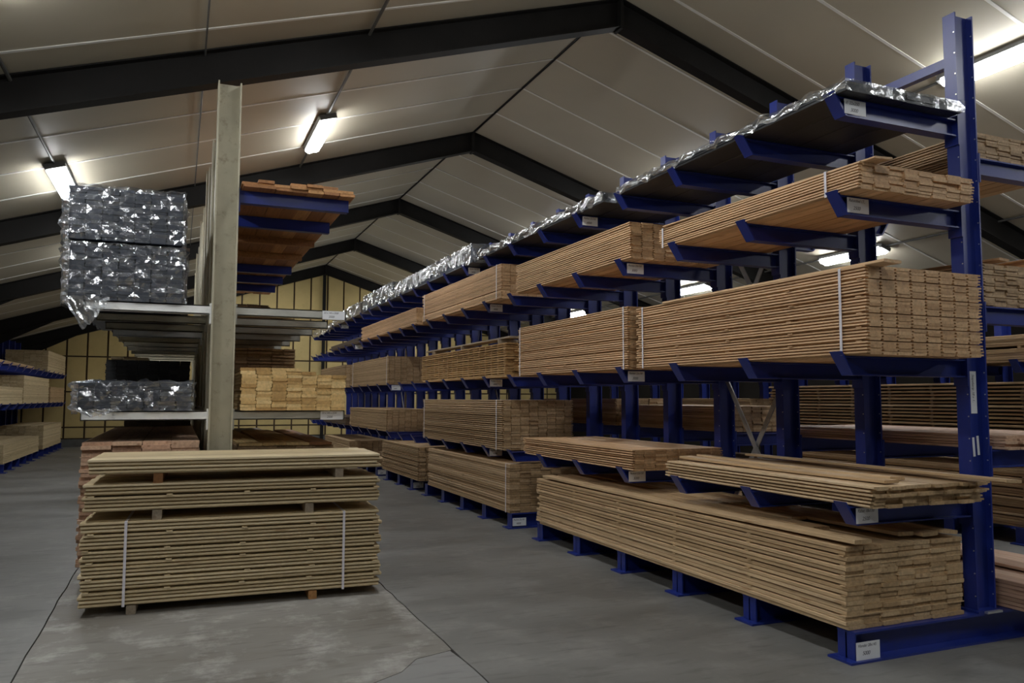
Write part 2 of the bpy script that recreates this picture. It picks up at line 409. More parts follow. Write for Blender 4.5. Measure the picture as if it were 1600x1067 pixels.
for x, lab in ((-1.55, 'thin dark cable conduit feeding the far left ceiling lamps'), (1.85, 'thin dark cable conduit feeding lamps right of the grey post'),
               (0.15, 'thin dark conduit under the roof above the grey post'), (8.62, 'thin dark conduit feeding the lamp by the nearest blue column'),
               (12.06, 'thin dark conduit feeding the lamps seen through the rack')):
    r0 = 0.018 if x != 0.15 else 0.009
    tag(obj('cable_conduit', MB().tube((x, YF, roof(x)-0.032), (x, YB-0.1, roof(x)-0.032), r0).mesh('cable_conduit', 'conduit_grey')), lab, 'conduit', 'cable conduits under the roof')

# ------------------------------------------------------------------ cantilever racks
def hsec(x0, x1, b, tf=0.014, tw=0.012, cy=0.0):
    """I-section in plan: flanges facing -x / +x, web along x"""
    return [(x0, cy-b/2), (x0+tf, cy-b/2), (x0+tf, cy-tw/2), (x1-tf, cy-tw/2), (x1-tf, cy-b/2), (x1, cy-b/2),
            (x1, cy+b/2), (x1-tf, cy+b/2), (x1-tf, cy+tw/2), (x0+tf, cy+tw/2), (x0+tf, cy+b/2), (x0, cy+b/2)]
def arm_mesh(L, h, b, mat, name='arm', slant=0.09):
    """arm pointing to -x from x=0, top face at z=0"""
    m = MB(); tf = 0.010; tw = 0.010
    m.box(-L+0.015, 0, -b/2, b/2, -tf, 0)                     # top flange
    m.box(-L+slant, 0, -b/2, b/2, -h, -h+tf)                 # bottom flange
    m.prism([(-L+0.05, -tf), (0, -tf), (0, -h+tf), (-L+slant, -h+tf)], -tw/2, tw/2, 'y')
    m.box(-0.015, 0, -b/2-0.01, b/2+0.01, -h-0.06, 0.03)     # fixing plate
    return m.mesh(name, mat)
def stop_mesh(L, h, b, mat, slant=0.09, rise=0.03):
    m = MB()
    m.prism([(-L-0.02, rise), (-L-0.004, rise), (-L+slant+0.012, -h), (-L+slant-0.006, -h)], -b/2-0.004, b/2+0.004, 'y')
    return m.mesh('stop_plate', mat)
def base_mesh(x0, x1, h, b, mat):
    m = MB(); tf = 0.014; tw = 0.012
    m.box(x0, x1, -b/2, b/2, 0, tf); m.box(x0+0.06, x1-0.06, -b/2*0.75, b/2*0.75, h-tf, h)
    m.box(x0+0.06, x1-0.06, -tw/2, tw/2, tf, h-tf)
    m.box(x0+0.06, x0+0.072, -b/2*0.7, b/2*0.7, tf, h-tf)
    return m.mesh('base_beam', mat)
def flip(me):
    c = me.copy()
    for v in c.vertices: v.co.x = -v.co.x
    c.flip_normals(); return c

BLUE_Y0, SP = 3.94, 0.93
def card(parent, x0, z1, y, lines, wd=0.19, ht=0.10, label='white paper price card with handwriting', rotx=0):
    c = obj('label_card', MB().box(0, wd, -0.002, 0, -ht, 0).mesh('label_card', 'paper'), parent, (x0, y, z1), (0, rotx, 0))
    c['label'] = label
    for txt, sz, ox, oz in lines:
        cu = bpy.data.curves.new('lettering', 'FONT'); cu.body = txt; cu.size = sz; cu.shear = 0.25; cu.space_character = 0.92
        tmp = bpy.data.objects.new('tmp', cu); COL.objects.link(tmp)
        bpy.context.view_layer.update()
        me = bpy.data.meshes.new_from_object(tmp.evaluated_get(bpy.context.evaluated_depsgraph_get()))
        bpy.data.objects.remove(tmp)
        me.materials.clear(); me.materials.append(MAT['ink'])
        obj('lettering', me, c, (ox, -0.0026, oz), (PI/2, 0, 0))
    return c

def blue_rack(label, xc, tipx, y0, n, levels_l, levels_r, H, reach_r, zbase=0.19, group=None, braces=(), ties=(), depth=0.19):
    t = thing('cantilever_rack', label, 'rack', (xc, y0, 0), group=group)
    xa, xb = -depth/2, depth/2
    Ll = xc - depth/2 - tipx
    cm = MB().prism(hsec(xa, xb, 0.10, 0.012, 0.010), zbase, H, 'z').box(xa-0.02, xb+0.02, -0.075, 0.075, zbase, zbase+0.016).mesh('column', 'blue_paint')
    bm_ = base_mesh(tipx-xc-0.05, reach_r-xc, zbase, 0.20, 'blue_paint')
    am = arm_mesh(Ll, 0.125, 0.09, 'blue_paint'); sm = stop_mesh(Ll, 0.125, 0.09, 'blue_paint')
    Lr = reach_r - (xc + depth/2)
    ar = flip(arm_mesh(Lr, 0.125, 0.09, 'blue_paint')); sr = flip(stop_mesh(Lr, 0.125, 0.09, 'blue_paint'))
    for i in range(n):
        y = i*SP
        obj('base_beam', bm_, t, (0, y, 0)); obj('column', cm, t, (0, y, 0))
        for z in levels_l:
            a = obj('arm', am, t, (xa, y, z)); obj('stop_plate', sm, a)
        for z in levels_r:
            a = obj('arm', ar, t, (xb, y, z)); obj('stop_plate', sr, a)
    for i, za, zb in braces:
        for p, q in (((0, i*SP+0.02, za), (0, (i+1)*SP-0.02, zb)), ((0.02, (i+1)*SP-0.02, za), (0.02, i*SP+0.02, zb))):
            obj('cross_brace', MB().beam(p, q, 0.012, 0.05).mesh('cross_brace', 'galvanised'), t)
    for i, z in ties:
        obj('tie_beam', MB().beam((0.0, i*SP+0.08, z), (0.0, (i+1)*SP-0.08, z), 0.06, 0.07).mesh('tie_beam', 'blue_paint'), t)
    return t
LV = [0.97, 1.94, 3.005, 3.675]
LR = [1.30, 2.33, 3.42]
XC = 5.225
main = blue_rack('long blue steel cantilever rack loaded with timber, right of the aisle', XC, 3.97, BLUE_Y0, 25, LV, LR, 4.48, 6.52,
                 braces=[(2, 0.50, 1.90), (2, 2.05, 3.45), (9, 0.50, 1.90), (16, 0.50, 1.90)], ties=[(0, 4.16)])
# bolt heads on the nearest columns
bh = MB()
for z in [0.30 + 0.155*k for k in range(27)]:
    for sx in (-0.115, 0.115):
        pass
    bh.tube((-0.099, -0.040, z), (-0.094, -0.040, z), 0.005, 6); bh.tube((0.0825, -0.040, z), (0.078, -0.040, z), 0.005, 6)
BHm = bh.mesh('bolt_heads', 'bolt_zinc')
for i in range(4):
    obj('bolt_heads', BHm, main, (0, i*SP, 0))
obj('foot_plate', MB().box(-0.06, 0.09, -0.10, -0.06, 0.19, 0.204).mesh('foot_plate', 'bolt_zinc'), main)
# cards along the rack
T0, T1, T2 = ('Vlonder 28x145', 0.026, 0.012, -0.030), ('5000', 0.034, 0.05, -0.080), ('2500', 0.034, 0.05, -0.080)
def mcard(i, z, lines, x=4.04):
    card(main, x - XC, z, i*SP - 0.052, lines)
card(main, 3.985-XC, 0.125, -0.105+0.03, [T0, T1], 0.20, 0.115)
mcard(0, LV[0]-0.012, [('Rabat 18x130', 0.028, 0.012, -0.028), T2])
mcard(0, LV[2]-0.012, [('Rabatdeel 17..', 0.028, 0.012, -0.028), T2])
mcard(0, LV[3]-0.012, [('//  22x200', 0.032, 0.01, -0.035), ('3000', 0.036, 0.05, -0.083)])
for i, z, a in ((3, LV[0], '3000'), (3, LV[1], '3000'), (3, LV[2], '3000'), (4, LV[3], '4000'), (6, 0.14, '4000'), (7, LV[0], '4000'), (7, LV[1], '4000'), (7, LV[2], '4000'), (8, LV[3], '5000'), (11, 0.14, '3000'), (13, LV[1], '4000'), (14, 0.14, '3000'), (17, LV[2], '3000'), (19, LV[3], '3000')):
    mcard(i, z-0.012, [('Planken 22x150', 0.026, 0.012, -0.030), (a, 0.034, 0.05, -0.080)], 4.04 if z > 0.5 else 4.0)
# vertical sticker and two tapes on the nearest column
cs = card(main, 0.036, 1.86, -0.0065, [('Stapelstrip 18 x 1..', 0.030, 0.02, -0.043)], 0.30, 0.062, 'upright white sticker with handwriting', rotx=PI/2)
for dx, z in ((0.0, 1.39), (0.045, 1.40)):
    obj('tape_strip', MB().box(0, 0.022, -0.002, 0, -0.135, 0).mesh('tape_strip', 'paper'), main, (-0.028+dx, -0.0065, z), (0, -0.06, 0))

# second blue rack, beyond the right-hand side of the main one
rack2 = blue_rack('blue steel cantilever rack seen through the gaps of the main rack', 10.1, 8.95, 4.35, 16, [1.15, 2.10], [], 3.3, 10.6)
# rack along the left wall
rack3 = blue_rack('low blue steel cantilever rack along the left wall', -4.85, -5.3, 18.6, 13, [], [1.50, 2.40], 3.42, -3.42)

# ------------------------------------------------------------------ timber packs
_bm = {}
def profile(w, t, ch, x=0.0, z=0.0, side=2):
    """cross-section of a board: profiled (rebated lower edges) when ch is at least 5 mm, else eased edges"""
    if ch >= 0.005:
        D = min(0.030, w*0.22); k = t*0.47; di = 0.010 if ch >= 0.0064 else 0.004
        a = D if side in (0, 2) else di          # open edge of the outer columns, interlocking edges inside
        b = D if side in (1, 2) else di
        pr = [(-w/2+a, 0), (w/2-b, 0), (w/2-b*0.8, k), (w/2, k), (w/2-0.001, t), (-w/2+0.001, t), (-w/2, k), (-w/2+a*0.8, k)]
    else:
        cx = min(0.010, w*0.2)
        pr = [(-w/2+cx, 0), (w/2-cx, 0), (w/2, ch), (w/2, t-ch), (w/2-cx*0.7, t), (-w/2+cx*0.7, t), (-w/2, t-ch), (-w/2, ch)]
    return [(x+a, z+b) for a, b in pr]
def board_mesh(w, t, L, ch, mat, bow=0.0, name='board', side=2):
    if ch < 0.005: side = 2
    key = (round(w, 4), round(t, 4), round(L, 3), round(ch, 4), mat, round(bow, 4), side, name)
    if key in _bm: return _bm[key]
    pr = profile(w, t, ch, side=side)
    m = MB()
    if abs(bow) < 1e-6:
        m.prism(pr, 0, L, 'y')
    else:
        ns = 6; n = 8; vs = []
        for k in range(ns+1):
            u = k/ns; dz = bow*4*(u-0.5)**2
            for p, q in pr: vs.append((p, u*L, q+dz))
        fs = []
        for k in range(ns):
            for i in range(n): fs.append((k*n+i, k*n+(i+1) % n, (k+1)*n+(i+1) % n, (k+1)*n+i))
        fs += [tuple(range(n-1, -1, -1)), tuple(range(ns*n, ns*n+n))]
        m.add(vs, fs)
    _bm[key] = m.mesh(name, mat); return _bm[key]

def pack(name, label, cat, loc, L, ncols, groups, w, t, mat, ch=0.004, lath=0.0, lath_y=(), parts=True, jit=0.006, endjit=0.01, straps=(),
         rotz=0.0, group=None, gap=0.002, rowgap=0.0, skip=None, lath_mat=None, stagger=0.0, xjit=None, strap_mat='strap_white', seed=None):
    """boards lie along local +y, columns along +x, origin at the near front bottom corner"""
    r = random.Random(seed if seed is not None else hash(label) % 9999 if False else sum(map(ord, label)))
    T = thing(name, label, cat, loc, rotz, group)
    xj = jit if xjit is None else xjit
    ME = {sd: (board_mesh(w, t, L, ch, mat, side=sd), board_mesh(w, t, L*0.985, ch, mat, side=sd)) for sd in (0, 1, 3)}
    jm = MB(); z = 0.0; row = 0; W = ncols*(w+gap)
    nrows = sum(groups)
    for gi, g in enumerate(groups):
        if gi and lath > 0:
            for ly in lath_y:
                e = r.uniform(0.0, 0.012)
                lm = MB().box(-e, W+e, -0.022, 0.022, 0, lath).mesh('lath', lath_mat or mat) if parts else None
                if parts: obj('lath', lm, T, (0, min(max(ly*L + r.uniform(-0.02, 0.02), 0.024), L-0.024), z))
                else: jm.box(-e, W+e, ly*L-0.02, ly*L+0.02, z, z+lath)
            z += lath
        for k in range(g):
            rj = r.uniform(-xj, xj); rs = r.uniform(-stagger, stagger)
            for c in range(ncols):
                if skip and skip(row, c, nrows): continue
                xx = c*(w+gap) + w/2 + rj + r.uniform(-xj*0.3, xj*0.3)
                yy = r.uniform(-endjit, endjit) + rs
                sd = 0 if c == 0 else 1 if c == ncols-1 else 3
                if parts:
                    obj('board', ME[sd][0 if r.random() < 0.7 else 1], T, (xx, yy, z + r.uniform(0, 0.0006)), (0, 0, r.uniform(-1, 1)*jit*0.25/max(L, 1)))
                else:
                    jm.prism(profile(w, t, ch, xx, z, sd), yy, yy+L*(1 if r.random() < 0.7 else 0.985), 'y')
            z += t + rowgap; row += 1
    if not parts:
        o = obj('boards', jm.mesh('boards', mat), T); o['kind'] = 'stuff'
    for sy in straps:
        s = MB(); a = 0.003; b_ = 0.0; ys = sy*L; hw = 0.010
        x0, x1 = -xj-0.004, W+xj+0.002
        s.box(x0-a, x0, ys-hw, ys+hw, -0.001, z+0.003); s.box(x1, x1+a, ys-hw, ys+hw, -0.001, z+0.003)
        s.box(x0, x1, ys-hw, ys+hw, z, z+a)
        obj('strap', s.mesh('strap', strap_mat), T)
    T['h'] = z
    return T

def loose(label, w, t, L, loc, rot, mat, bow=0.0, group=None, ch=0.003):
    o = obj('loose_board', board_mesh(w, t, L, ch, mat, bow, 'loose_board'), None, loc, rot)
    return tag(o, label, 'board', group)

XF = 3.98
# ---- front pile on the floor (boards across the aisle), three packs on bearers
ANG = math.radians(-92.1)
def pile_loc(u, v, z):     # u along length from the left, v depth from the front edge
    a = math.radians(-2.1); ex, ey = math.cos(a), math.sin(a)
    return (-0.645 + u*ex - v*ey, 6.84 + u*ey + v*ex, z)
PD = 7*0.137
pk = dict(w=0.135, t=0.028, mat='pale_pine', ch=0.006, rotz=ANG, ncols=7, group='packs of the pile on the aisle floor', lath_mat='pale_pine')
G1 = [4, 3, 4, 3, 4, 3]
p1 = pack('timber_pack', 'strapped pale plank pack at the bottom of the pile in the aisle', 'timber pack', pile_loc(0.0, PD, 0.068), 2.27, groups=G1, lath=0.010, lath_y=(0.02, 0.27, 0.52, 0.75, 0.985), straps=(0.135, 0.865), endjit=0.012, stagger=0.012, **pk)
h1 = 0.068 + p1['h']
p2 = pack('timber_pack', 'middle pale plank pack of the pile in the aisle', 'timber pack', pile_loc(0.01, PD, h1+0.078), 2.25, groups=[4, 3], lath=0.011, lath_y=(0.02, 0.27, 0.52, 0.76, 0.985), endjit=0.01, stagger=0.01, **pk)
h2 = h1 + 0.078 + p2['h']
p3 = pack('timber_pack', 'thin pale plank pack on top of the pile in the aisle', 'timber pack', pile_loc(0.03, PD-0.02, h2+0.078), 2.23, groups=[4], endjit=0.006, stagger=0.006, **pk)
for u, z, mt, lab in ((0.36, 0.0, 'grey_wood', 'grey bearer under the left of the aisle pile'), (1.72, 0.0, 'redwood', 'brown bearer on the floor under the right of the aisle pile'),
                      (0.52, h1, 'grey_wood', 'grey bearer above the strapped bottom pack, left'), (1.68, h1, 'grey_wood', 'grey bearer above the strapped bottom pack, right'),
                      (0.52, h2, 'redwood', 'orange brown bearer under the topmost aisle pack, left'), (1.92, h2, 'grey_wood', 'weathered bearer under the topmost aisle pack, right')):
    hh = 0.068 if z == 0 else 0.078
    o = obj('bearer', board_mesh(0.068, hh, PD-0.02, 0.004, mt, 0, 'bearer'), None, pile_loc(u, 0.012, z), (0, 0, math.radians(-2.1)))
    tag(o, lab, 'bearer', 'bearers of the aisle pile')

# ---- main rack, aisle side
def mp(label, yn, yf, z0, ncols, groups, w, t, mat, x=XF, **kw):
    return pack('timber_pack', label, 'timber pack', (x, yn, z0), yf-yn, ncols, groups, w, t, mat, group=kw.pop('group', 'timber packs on the main blue rack'), **kw)
B0 = 0.192
mp('tall stack of square edged planks on the lowest tier, nearest', 3.90, 8.62, B0, 7, [3, 2, 2, 2, 2, 2, 2, 2], 0.148, 0.0265, 'pine', ch=0.003, lath=0.007, lath_y=(0.004, 0.2, 0.4, 0.6, 0.8, 0.98), endjit=0.010, stagger=0.010, rowgap=0.0015, x=3.955, xjit=0.008)
mp('short thin pack of tan boards on the second tier, nearest', 3.72, 5.98, LV[0]+0.002, 8, [6], 0.128, 0.0225, 'pine', ch=0.006, endjit=0.02, stagger=0.02, rowgap=0.001, x=4.0, xjit=0.012)
mp('pale thin pack on the second tier left of the price card 3000', 6.52, 9.10, LV[0]+0.002, 8, [9], 0.128, 0.021, 'tan', ch=0.005, endjit=0.012, rowgap=0.0015, straps=(), x=3.99, xjit=0.008)
mp('tall strapped pack of profiled boards on the third tier, nearest', 3.70, 6.42, LV[1]+0.002, 8, [4, 4, 4, 5, 5, 4], 0.130, 0.0205, 'tan', ch=0.0065, lath=0.0065, lath_y=(0.02, 0.25, 0.5, 0.75, 0.98), endjit=0.004, straps=(0.075, 0.955), xjit=0.004, x=3.98, lath_mat='tan')
mp('strapped pack of profiled boards on the third tier, second', 6.56, 9.22, LV[1]+0.002, 8, [4, 4, 5, 5, 5, 4], 0.130, 0.0214, 'tan', ch=0.0068, lath=0.006, lath_y=(0.02, 0.25, 0.5, 0.75, 0.98), endjit=0.006, straps=(0.025, 0.975), xjit=0.004, x=3.97)
mp('flat strapped pack with rough sawn ends on the fourth tier, nearest', 3.72, 6.0, LV[2]+0.002, 8, [9], 0.130, 0.0192, 'tan', ch=0.006, endjit=0.012, straps=(0.12, 0.97), x=3.97, xjit=0.004)
mp('tan board pack on the fourth tier right of the middle', 6.50, 9.30, LV[2]+0.002, 8, [16], 0.130, 0.0225, 'tan', ch=0.0065, endjit=0.012, x=3.97, xjit=0.004)
far = dict(parts=False)
mp('tall brown plank stack on the lowest tier, second from the front', 9.47, 13.08, B0, 7, [3]*7, 0.145, 0.0275, 'treated', ch=0.004, lath=0.004, lath_y=(0.01, 0.33, 0.66, 0.99), x=3.96, rowgap=0.001, straps=(0.03,), **far)
mp('grey brown plank stack on the lowest tier, third from the front', 13.7, 16.4, B0, 7, [21], 0.145, 0.0285, 'treated', ch=0.005, x=3.96, **far)
mp('tall strapped brown pack on the second tier in the middle', 9.76, 13.45, LV[0]+0.002, 8, [4]*6, 0.130, 0.0268, 'treated', ch=0.006, lath=0.005, lath_y=(0.02, 0.3, 0.6, 0.98), straps=(0.05, 0.97), x=3.97, **far)
mp('low brown pack on the second tier, farther back', 16.1, 19.9, LV[0]+0.002, 8, [18], 0.130, 0.0255, 'treated', ch=0.006, x=3.97, **far)
mp('open stickered stack of warm brown slats on the third tier', 9.66, 13.6, LV[1]+0.002, 9, [2, 1, 1, 1, 1, 1, 1, 1, 1, 1, 1, 1, 1, 1], 0.110, 0.021, 'amber', ch=0.004, lath=0.011, lath_y=(0.01, 0.07, 0.13, 0.19, 0.25, 0.31, 0.37, 0.43, 0.5, 0.56, 0.62, 0.68, 0.74, 0.8, 0.86, 0.92, 0.98), x=3.98, endjit=0.03, **far)
mp('strapped reddish pack on the third tier beyond the slats', 15.98, 19.65, LV[1]+0.002, 8, [26], 0.130, 0.0225, 'treated', ch=0.006, straps=(0.03, 0.97), x=3.97, **far)
mp('farthest brown pack on the third tier', 20.55, 24.4, LV[1]+0.002, 8, [24], 0.130, 0.0245, 'treated', ch=0.006, x=3.97, **far)
mp('strapped tan pack on the fourth tier in the middle', 9.81, 13.55, LV[2]+0.002, 8, [6]*4, 0.130, 0.019, 'tan', ch=0.005, lath=0.006, lath_y=(0.02, 0.5, 0.98), straps=(0.04, 0.96), x=3.97, **far)
mp('flat tan pack on the fourth tier, farther back', 13.95, 18.68, LV[2]+0.002, 8, [14], 0.130, 0.0225, 'tan', ch=0.006, x=3.97, **far)
mp('dark low plank pack on the lowest tier, far back', 19.8, 23.4, B0, 7, [15], 0.145, 0.0275, 'treated', ch=0.004, x=3.96, **far)
mp('small dark pack on the lowest tier between two brown stacks', 16.9, 19.4, B0, 7, [6], 0.145, 0.0275, 'treated', ch=0.004, x=3.96, **far)
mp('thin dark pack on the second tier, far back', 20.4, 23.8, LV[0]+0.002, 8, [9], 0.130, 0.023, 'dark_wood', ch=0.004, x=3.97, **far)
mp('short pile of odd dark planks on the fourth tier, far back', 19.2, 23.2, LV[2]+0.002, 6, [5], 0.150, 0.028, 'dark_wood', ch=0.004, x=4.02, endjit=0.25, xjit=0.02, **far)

# loose boards on these packs
loose('loose board overhanging the second tier pack towards the blue column', 0.135, 0.021, 2.55, (4.86, 3.40, LV[0]+0.165), (0.0, 0.05, -0.02), 'pine', 0.0)
loose('tan board lying crooked on the second tier pack', 0.130, 0.021, 2.2, (4.24, 3.78, LV[0]+0.144), (0.004, 0.0, 0.015), 'pine', 0.006)
loose('second crooked tan board on the second tier pack', 0.130, 0.021, 2.2, (4.45, 3.92, LV[0]+0.146), (0.002, 0.06, -0.02), 'pine', 0.006)
loose('single board with a knot lying on the tall third tier pack', 0.150, 0.020, 2.4, (4.06, 3.56, LV[1]+0.564), (0.0, 0.02, 0.008), 'tan', 0.0)
loose('single board sticking out over the rough sawn fourth tier pack', 0.160, 0.014, 2.3, (4.08, 3.62, LV[2]+0.176), (0.006, -0.06, 0.02), 'tan', 0.0)
loose('board on thin laths above the warm brown slats', 0.2, 0.025, 3.9, (4.15, 9.7, LV[1]+0.53), (0, 0, 0), 'grey_wood', 0.0)
for dy, wh in ((0.35, 'near'), (1.9, 'middle'), (3.4, 'far')):
    tag(obj('spacer_block', board_mesh(0.05, 0.082, 0.28, 0.003, 'grey_wood', 0, 'spacer_block'), None, (4.03, 9.7+dy, LV[1]+0.446), (0, 0, -PI/2)), '%s spacer block under the board above the warm brown slats' % wh, 'block', 'spacers above the warm brown slats')
# warped planks on the lowest stack
zt = B0 + 0.532
for k, (dx, dy, bw, ry) in enumerate(((0.09, -0.02, 0.012, 0.0), (0.25, 0.5, 0.010, 0.02), (0.42, 0.9, 0.014, -0.02), (0.60, 0.10, 0.012, 0.03), (0.76, 0.04, 0.010, -0.03), (0.92, 0.02, 0.018, 0.10), (1.0, 0.0, 0.012, -0.02))):
    if k == 6: continue
    loose(['wide warped plank at the aisle edge of the lowest stack', 'plank set back on top of the lowest stack', 'dark gap plank further back on the lowest stack', 'cupped plank in the middle of the lowest stack top',
           'pale plank right of the cupped plank on the lowest stack', 'tilted plank on the lowest stack beside the blue column'][k], 0.145, 0.0265, 4.6-dy, (3.955+dx, 3.86+dy, zt+0.004), (0, ry, 0.004*(-1)**k), 'pine', bw, 'warped planks on the lowest stack')

# ------------------------------------------------------------------ plastic film
def crinkle(p, s, amp):
    v = Vector(p)*s
    a = abs(noise.noise(v)) + 0.5*abs(noise.noise(v*2.3+Vector((7, 3, 1)))) + 0.3*noise.noise(v*5.1)
    return amp*(a-0.35)
def film_box(x0, x1, y0, y1, z0, z1, step, amp, name='plastic_film', mat='clear_wrap', faces='fblrt', seed=0.0, ylim=None):
    """crumpled sheet over the faces of a box (local coordinates)"""
    m = MB()
    def grid(o, u, v, n, ystep=None):
        lu, lv = Vector(u).length, Vector(v).length
        st = step if ystep is None else ystep
        nu, nv = max(2, int(lu/(st))), max(2, int(lv/step))
        vs = []
        for i in range(nu+1):
            for j in range(nv+1):
                p = Vector(o) + Vector(u)*(i/nu) + Vector(v)*(j/nv)
                q_ = p + Vector((seed, seed*1.7, 0))
                d = crinkle(Vector((q_.x*0.75 + q_.z*0.35, q_.y, q_.z*1.25)), 6.0, amp) + 0.10*amp*noise.noise(q_*41.0)
                vs.append(p + Vector(n)*d)
        fs = []
        for i in range(nu):
            for j in range(nv):
                a = i*(nv+1)+j
                q = (a, a+nv+1, a+nv+2, a+1)
                if (i+j) % 2: fs += [(q[0], q[1], q[2]), (q[0], q[2], q[3])]
                else: fs += [(q[0], q[1], q[3]), (q[1], q[2], q[3])]
        m.add(vs, fs)
    dx, dy, dz = x1-x0, y1-y0, z1-z0
    if 'f' in faces: grid((x0, y0, z0), (dx, 0, 0), (0, 0, dz), (0, -1, 0))
    if 'b' in faces: grid((x0, y1, z0), (dx, 0, 0), (0, 0, dz), (0, 1, 0))
    if 'l' in faces: grid((x0, y0, z0), (0, dy, 0), (0, 0, dz), (-1, 0, 0))
    if 'r' in faces: grid((x1, y0, z0), (0, dy, 0), (0, 0, dz), (1, 0, 0))
    if 't' in faces: grid((x0, y0, z1), (0, dy, 0), (dx, 0, 0), (0, 0, 1))
    me = bpy.data.meshes.new(name); me.from_pydata(m.v, [], m.f); me.update(); me.materials.append(MAT[mat])
    return me
def film_skirt(pts_top, drop, seed, amp=0.03, out=(-1, 0, 0), rows=5, mat='silver_wrap', ragged=0.4, name='plastic_film'):
    """a strip of film hanging from a polyline, with ragged lower edge"""
    r = random.Random(seed); vs = []; n = len(pts_top); O = Vector(out)
    for i, p in enumerate(pts_top):
        p = Vector(p); d = drop*(1 - ragged*(0.5+0.5*noise.noise(p*1.7+Vector((seed, 0, 0)))) + 0.15*r.uniform(-1, 1))
        for j in range(rows+1):
            u = j/rows
            q = p + Vector((0, 0, -d*u)) + O*(amp*(noise.noise(Vector((p.x*5, p.y*5, p.z*5-u*2+seed)))*1.4 + 0.5*u + 0.3*r.uniform(-1, 1)))
            vs.append(q)
    fs = []
    for i in range(n-1):
        for j in range(rows):
            a = i*(rows+1)+j; fs += [(a, a+rows+1, a+rows+2), (a, a+rows+2, a+1)]
    me = bpy.data.meshes.new(name); me.from_pydata([tuple(v) for v in vs], [], fs); me.update(); me.materials.append(MAT[mat])
    return me

# ---- top tier of the main rack: dark sheets and boards under film
Z5 = LV[3]+0.003
def dark_pack(label, yn, yf, rows, t, film_mat, skirt, seed, w=1.08, mat='charcoal', step=0.06, amp=0.03, x=3.97, drop=0.14, zup=0.0):
    T = thing('wrapped_pack', label, 'wrapped pack', (x, yn, Z5), group='film wrapped packs on the top tier')
    L = yf-yn; nb = 4; bw = w/nb
    me = board_mesh(bw-0.003, t, L, 0.003, mat, 0, 'board')
    for k in range(rows):
        for c in range(nb):
            obj('board', me, T, (c*bw+bw/2, R_.uniform(-0.006, 0.006), k*t))
    h = rows*t
    obj('plastic_film', film_box(-0.012, w+0.012, -0.012, L+0.012, -0.0, h+0.012, step, amp, mat=film_mat, faces='flt' if not skirt else 'ft', seed=seed), T)
    if skirt:
        n = int(L/0.05)
        obj('plastic_film', film_skirt([(-0.02+0.012*math.sin(i*0.7), -0.02 + L*1.01*i/n, h+0.012+0.01*math.sin(i*1.3)) for i in range(n+1)], h+drop, seed, 0.025, mat='silver_wrap'), T)
    return T
dark_pack('flat black sheets under clear film on the top tier, nearest', 3.80, 6.72, 3, 0.022, 'clear_wrap', True, 1.3, drop=0.02)
dark_pack('black boards in crumpled film on the top tier, second', 7.02, 10.7, 4, 0.024, 'clear_wrap', True, 4.1, drop=0.03)
dark_pack('long silvery film pack on the top tier, third', 10.95, 15.55, 9, 0.030, 'silver_wrap', True, 7.7, mat='slate_board', drop=0.03)
dark_pack('glossy silver wrapped pack on the top tier, fourth', 15.68, 18.5, 11, 0.032, 'silver_wrap', True, 2.9, mat='slate_board', drop=0.05)
dark_pack('grey wrapped pack on the top tier near the yellow wall', 18.8, 22.4, 9, 0.032, 'silver_wrap', True, 5.2, mat='grey_wood', drop=0.04)
dark_pack('small tattered film pack at the far end of the top tier', 22.7, 26.0, 4, 0.030, 'silver_wrap', True, 9.2, mat='grey_wood', drop=0.15)

# ---- main rack, far side
rs = dict(x=5.43, group='timber packs on the far side of the main rack')
mp('brown pack with its underside showing, high behind the nearest column', 4.0, 7.2, LR[2]+0.002, 8, [4, 4, 3], 0.130, 0.0205, 'treated', ch=0.005, lath=0.006, lath_y=(0.02, 0.5, 0.98), endjit=0.01, **rs)
mp('greyish pack at right edge on the middle far side arm', 3.98, 6.5, LR[1]+0.002, 8, [4, 4, 4, 4], 0.130, 0.0195, 'treated', ch=0.005, lath=0.006, lath_y=(0.02, 0.5, 0.98), endjit=0.01, **rs)
for k, (dx, dy, rz, tl) in enumerate(((0.20, 0.0, 0.10, 0.03), (0.55, -0.05, -0.06, 0.02), (0.80, 0.05, 0.05, 0.05))):
    loose(['messy board on the right edge pack, closest to the blue column', 'middle messy board on the right edge pack', 'messy board on the right edge pack, at the picture edge'][k], 0.13, 0.02, 2.0, (5.47+dx, 3.97+dy, LR[1]+0.358+0.022*k), (0.01, tl, rz), 'redwood' if k == 1 else 'tan', 0.006, 'messy boards on the right edge pack')
mp('thin pale sheets on the lower far side arm, behind the nearest column', 3.84, 6.1, LR[0]+0.002, 8, [5], 0.130, 0.020, 'pinkish', ch=0.004, endjit=0.03, xjit=0.02, **rs)
mp('brown plank pack seen between columns right of the galvanised cross', 7.02, 9.2, LR[0]+0.002, 8, [13], 0.130, 0.0215, 'treated', ch=0.005, parts=False, **rs)
mp('brown plank pack seen between columns left of the galvanised cross', 9.3, 12.2, LR[0]+0.002, 8, [16], 0.130, 0.0225, 'treated', ch=0.005, parts=False, **rs)
mp('reddish pack on the far side seen between the middle columns', 12.5, 16.0, LR[0]+0.002, 8, [15], 0.130, 0.0225, 'redwood', ch=0.005, parts=False, **rs)
mp('reddish pack high on the far side seen between middle columns', 12.0, 15.2, LR[1]+0.002, 8, [14], 0.130, 0.0225, 'redwood', ch=0.005, parts=False, **rs)
mp('pale planks low on the far side base at the right edge', 3.64, 7.2, B0, 7, [7], 0.145, 0.028, 'pinkish', ch=0.003, endjit=0.03, **rs)
loose('bright plank lying crooked on the low pack at the right edge', 0.2, 0.026, 3.0, (5.85, 3.7, B0+0.2), (0.01, 0.02, -0.05), 'pinkish', 0.004)
